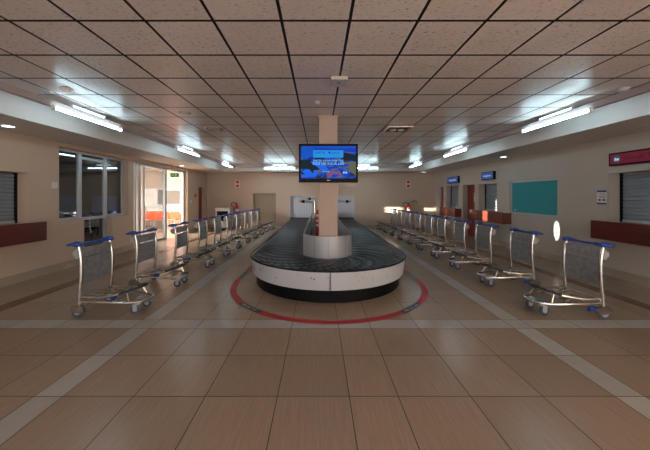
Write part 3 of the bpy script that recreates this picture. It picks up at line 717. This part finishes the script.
arm('sensor_post', .60, 9.5, 1.485, .33, M['orangep'], 'grey bent pipe post with orange tip reaching over the right belt')
arm('beacon_post', -.125, 11.0, 1.56, -.18, M['yellow'], 'pale pipe post with yellow cap behind the left orange tipped post')
t = thing('striped_post', 'slim red and white post standing beside the pillar inside the carousel', 'post', (-.035, 7.0, 0))
bm = NB(); tube(bm, [(0, 0, .02), (0, 0, 1.33)], .034, 12); obj('pole', bm, M['postred'], t, True)
for z in (.92, 1.03, 1.16):
    bm = NB(); tube(bm, [(0, 0, z), (0, 0, z+.045)], .036, 12); obj('white_band', bm, M['white'], t, True)
bm = NB(); lathe(bm, [(.09, 0), (.09, .02), (.03, .03)], seg=16); obj('foot', bm, M['postred'], t)

# red floor line round the carousel
t = thing('floor_marking', 'red tape line curving round the carousel on the tiled floor', 'floor marking', (0, 0, 0))
RC = 5.46; R0, R1 = 1.71, 1.82
def tape(name, pts_in, pts_out, m, z=.003):
    bm = NB(); A = [bm.verts.new((x, y, z)) for x, y in pts_in]; B = [bm.verts.new((x, y, z)) for x, y in pts_out]
    for k in range(len(A)-1): bm.faces.new((A[k], A[k+1], B[k+1], B[k]))
    return obj(name, bm, m, t)
def arcp(r, a0, a1, n): return [(CXc+r*math.cos(a0+(a1-a0)*k/n), RC+r*math.sin(a0+(a1-a0)*k/n)) for k in range(n+1)]
def line(r, a0, a1, n): return arcp(r, a0, a1, n)
full = lambda r: [(CXc-r, 14.5)]+arcp(r, PI, 2*PI, 90)+[(CXc+r, 14.5)]
tape('red_tape', full(R0), full(R1), M['tape'])
def seg_front(c, w):     # centre angle measured from straight ahead
    a0, a1 = 1.5*PI+c-w/2, 1.5*PI+c+w/2
    d = tape('warning_strip', arcp(R0+.004, a0, a1, 14), arcp(R1-.004, a0, a1, 14), M['tapeblack'], .0045)
    bm = NB(); nn = 15
    for k in range(nn):
        if k % 5 == 4: continue
        b0 = a0+(a1-a0)*(.12+.76*k/nn); b1 = b0+(a1-a0)*.035
        q = [(CXc+r*math.cos(b), RC+r*math.sin(b), .0055) for r, b in ((1.745, b0), (1.785, b0), (1.785, b1), (1.745, b1))]
        quad(bm, q)
    p = obj('printed_marks', bm, M['tapetext'], d)
seg_front(-math.radians(43.5), math.radians(17)); seg_front(math.radians(43.5), math.radians(17))
for s in (-1, 1): tape('warning_strip', [(CXc+s*(R0+.004), 5.6), (CXc+s*(R0+.004), 6.2)], [(CXc+s*(R1-.004), 5.6), (CXc+s*(R1-.004), 6.2)], M['tapeblack'], .0045)

# ------------------------------------------------------------ baggage trolleys
def trolley():
    t = thing('baggage_trolley', '', 'baggage trolley', group='baggage trolleys in two rows')
    for s in (-1, 1):
        bm = NB(); tube(bm, smooth_pts([(-.01, s*.275, .12), (.0, s*.275, .30), (.022, s*.272, .55), (.018, s*.27, .80), (-.015, s*.268, .985)], 4), .023, 10); obj('upright', bm, M['chrome'], t, True)
    bm = NB(); tube(bm, smooth_pts([(-.03, -.27, 1.0), (-.035, -.15, 1.0), (-.035, 0, .995), (-.035, .15, 1.0), (-.03, .27, 1.0)], 4), [.026]*5+[.019]*7+[.026]*5, 10); hd = obj('handle', bm, M['blue'], t, True)
    for s in (-1, 1):
        bm = NB(); ellipsoid(bm, (-.035, s*.275, 1.005), (.078, .050, .038)); tube(bm, smooth_pts([(-.06, s*.275, 1.003), (-.11, s*.28, 1.0), (-.165, s*.285, .99)], 4), [.032]*3+[.025]*3+[.016]*3, 10)
        obj('brake_lever', bm, M['blue'], hd, True)
    # sign board between the uprights
    bm = NB(); box(bm, .018, .030, -.252, .252, .46, .80, bev=.003); obj('sign_board', bm, M['mesh'], t)
    bm = NB(); box(bm, .010, .022, -.252, .252, .815, .94, bev=.003); tube(bm, [(.01, -.26, .945), (.01, .26, .945)], .008, 8); obj('upper_panel', bm, M['mesh'], t)
    bm = NB()
    for z in (.945, .90, .85, .82): tube(bm, smooth_pts([(.0, -.24, z), (-.09, -.235, z), (-.12, -.2, z), (-.12, .2, z), (-.09, .235, z), (0, .24, z)], 2), .0035, 5)
    for k in range(13):
        y = -.21+.035*k; tube(bm, [(-.12, y, .945), (-.12, y, .82), (0, y, .82)], .0022, 4)
    obj('wire_basket', bm, M['chrome'], t)
    for s in (-1, 1):
        bm = NB(); box(bm, -.085, -.02, s*.235-.022, s*.235+.022, .80, .93, bev=.006); box(bm, -.125, -.085, s*.235-.012, s*.235+.012, .83, .90, bev=.003); obj('lock_box', bm, M['alu'], t)
    # base frame: U loop
    loop = [(.0, -.265, .215), (.25, -.255, .205), (.48, -.235, .195), (.66, -.20, .185), (.78, -.13, .185), (.82, 0, .19), (.78, .13, .185), (.66, .20, .185), (.48, .235, .195), (.25, .255, .205), (.0, .265, .215)]
    bm = NB(); tube(bm, smooth_pts(loop, 4), .016, 8); tube(bm, [(.02, -.27, .15), (.02, .27, .15)], .013, 8); tube(bm, [(.42, -.235, .198), (.42, .235, .198)], .008, 6); obj('base_frame', bm, M['chrome'], t, True)
    # luggage tray: rails rising to the front
    loop = [(.02, -.25, .27), (.20, -.235, .262), (.42, -.20, .285), (.60, -.16, .325), (.71, -.10, .355), (.74, 0, .365), (.71, .10, .355), (.60, .16, .325), (.42, .20, .285), (.20, .235, .262), (.02, .25, .27)]
    bm = NB(); tube(bm, smooth_pts(loop, 4), .015, 8)
    for y in (-.12, 0, .12): tube(bm, smooth_pts([(.02, y, .265), (.25, y, .255), (.5, y*.9, .295), (.70, y*.8, .345)], 3), .007, 6)
    for x, z, w in ((.03, .268, .25), (.16, .258, .235), (.34, .268, .21), (.52, .30, .17)): tube(bm, [(x, -w, z), (x, w, z)], .007, 6)
    for s in (-1, 1): tube(bm, [(.58, s*.16, .32), (.64, s*.19, .19)], .010, 6); tube(bm, [(.02, s*.25, .27), (0, s*.268, .20)], .011, 6)
    obj('luggage_tray', bm, M['chrome'], t, True)
    bm = NB(); tube(bm, smooth_pts([(.50, -.185, .300), (.60, -.165, .333), (.70, -.11, .362), (.745, 0, .375), (.70, .11, .362), (.60, .165, .333), (.50, .185, .300)], 3), .018, 8); obj('tray_bumper', bm, M['rubber'], t, True)
    # front plate over the casters
    bm = NB()
    A = [(.60, -.19), (.70, -.19), (.78, -.14), (.825, -.05), (.825, .05), (.78, .14), (.70, .19), (.60, .19)]
    lo = [bm.verts.new((x, y, .155)) for x, y in A]; hi = [bm.verts.new((x, y, .176)) for x, y in A]
    bm.faces.new(lo); bm.faces.new(hi)
    for k in range(8): bm.faces.new((lo[k], lo[(k+1) % 8], hi[(k+1) % 8], hi[k]))
    obj('front_plate', bm, M['chrome'], t)
    for s in (-1, 1):
        bm = NB(); lathe(bm, [(.024, .157), (.024, .145), (.034, .14)], (.70, s*.125, 0), seg=12)
        box(bm, .66, .72, s*.125-.022, s*.125-.018, .05, .148); box(bm, .66, .72, s*.125+.018, s*.125+.022, .05, .148); box(bm, .66, .72, s*.125-.022, s*.125+.022, .136, .148)
        cs = obj('caster_fork', bm, M['steel'], t)
        bm = NB(); lathe(bm, [(.034, -.017), (.056, -.015), (.064, -.009), (.064, .009), (.056, .015), (.034, .017)], (.685, s*.125, .065), 'y', 22); wh = obj('wheel', bm, M['wheel'], cs, True)
        bm = NB(); lathe(bm, [(.028, -.019), (.030, 0), (.028, .019)], (.685, s*.125, .065), 'y', 16); obj('hub', bm, M['hub'], cs)
    for s in (-1, 1):
        bm = NB(); lathe(bm, [(.045, -.018), (.074, -.016), (.084, -.010), (.084, .010), (.074, .016), (.045, .018)], (-.02, s*.275, .0845), 'y', 24); wh = obj('rear_wheel', bm, M['wheel'], t, True)
        bm = NB(); lathe(bm, [(.022, -.024), (.045, -.021), (.056, 0), (.052, .021), (.022, .025)], (-.02, s*.275, .0845), 'y', 18); obj('hub', bm, M['hub'], wh, True)
        bm = NB()   # round steel guard covering the top of the wheel
        for q in (-.026, .026):
            v = [bm.verts.new((-.02+.094*math.cos(b), s*.275+q, .094+.094*math.sin(b))) for b in [(-.35+k*(PI+.5)/14) for k in range(15)]]
            bm.faces.new(v)
        vs_ = list(bm.verts); n_ = len(vs_)//2
        for k in range(n_-1): bm.faces.new((vs_[k], vs_[k+1], vs_[n_+k+1], vs_[n_+k]))
        obj('wheel_guard', bm, M['chrome'], wh)
    bm = NB(); box(bm, .04, .13, .19, .235, .085, .15, bev=.01); box(bm, .0, .06, .225, .25, .10, .13, bev=.006); obj('brake_block', bm, M['blue'], t)
    return t
proto = trolley()
left = [(-3.27, 4.12, -.05), (-3.27, 5.30, -.05), (-3.26, 6.65, -.03), (-3.24, 7.82, .02), (-3.22, 8.92, .0), (-3.19, 9.98, .03), (-3.16, 11.05, -.02), (-3.12, 12.1, .02), (-3.08, 13.14, 0), (-3.0, 13.95, .02)]
right = [(3.84, 4.07, .04), (3.85, 5.30, .03), (3.85, 6.52, .03), (3.85, 7.62, .0), (3.84, 8.72, -.02), (3.83, 9.72, .02), (3.80, 10.70, 0), (3.78, 11.78, -.03), (3.74, 12.85, .02), (3.70, 13.95, 0)]
ordl = ['', 'second', 'third', 'fourth', 'fifth', 'sixth', 'seventh', 'eighth', 'ninth', '']
first = True
for side, row in (('left', left), ('right', right)):
    for i, (x, y, r) in enumerate(row):
        o = proto if first else copy_tree(proto)
        first = False
        o.location = (x, y, 0); o.rotation_euler = (0, 0, r if side == 'left' else PI+r)
        if i == 0: lb = 'chrome baggage trolley with blue handle, nearest the camera in the %s row' % side
        elif i == 9: lb = 'chrome baggage trolley with blue handle, last of the %s row by the far wall' % side
        else: lb = 'chrome baggage trolley with blue handle, %s from the camera in the %s row' % (ordl[i], side)
        o['label'] = lb; o['group'] = 'baggage trolleys in the %s row' % side

# ------------------------------------------------------------ light
w = bpy.data.worlds.new('world'); sc.world = w; w.use_nodes = True
bg = w.node_tree.nodes['Background']; bg.inputs[0].default_value = (.98, .95, .94, 1); bg.inputs[1].default_value = 3.0
def light(name, kind, loc, energy, col, size=None, direction=None, sy=None, spread=None):
    l = bpy.data.lights.new(name, kind); l.energy = energy; l.color = col
    o = bpy.data.objects.new(name, l); COL.objects.link(o); o.location = loc
    if kind == 'AREA':
        l.size = size
        if sy: l.shape = 'RECTANGLE'; l.size_y = sy
        if spread: l.spread = spread
    if direction: o.rotation_euler = Vector(direction).to_track_quat('-Z', 'Y').to_euler()
    return o
K, S = .28, .03
o = light('sun', 'SUN', (-20, 0, 4), 60, (1.0, .86, .68), direction=(1, K, -S)); o.data.angle = math.radians(.35)
o = light('added_glint_spot', 'SPOT', (-8.5, 7.33, 1.60), 80000, (1.0, .92, .80), direction=(14.6, -.16, -.82)); o.data.spot_size = math.radians(2.0); o.data.spot_blend = .1; o.data.shadow_soft_size = .01  # added spot inside the office, makes a bright mark the sun cannot reach
o.scale = (.36, 1, 1)
light('office_fill', 'AREA', (-7.3, 7.2, 2.95), 22, (.9, .95, 1.0), .8, (0, 0, -1))  # added area lamp that brightens the dark office
light('hall_fill', 'AREA', (-9.6, 10.8, 2.9), 2000, (1.0, .95, .90), 3.0, (0.05, .45, -1), 2.5)  # added lamp under the hall ceiling, out of view, in place of daylight

# ------------------------------------------------------------ camera
cam = bpy.data.cameras.new('camera'); co = bpy.data.objects.new('camera', cam); COL.objects.link(co)
co.location = (0, 0, 1.67); co.rotation_euler = (PI/2, 0, 0)
cam.sensor_width = 36; cam.lens = 280/650*36; cam.shift_x = 6.5/650; cam.shift_y = -29/650
cam.clip_start = .05
sc.camera = co
sc.view_settings.view_transform = 'Standard'; sc.view_settings.look = 'None'; sc.view_settings.gamma = 1; sc.view_settings.use_curve_mapping = False
sc.view_settings.exposure = .27
sc.cycles.use_denoising = True
sc.cycles.max_bounces = 8; sc.cycles.diffuse_bounces = 5; sc.cycles.glossy_bounces = 4; sc.cycles.transparent_max_bounces = 12
sc.cycles.sample_clamp_indirect = 6.
sc.cycles.caustics_reflective = False
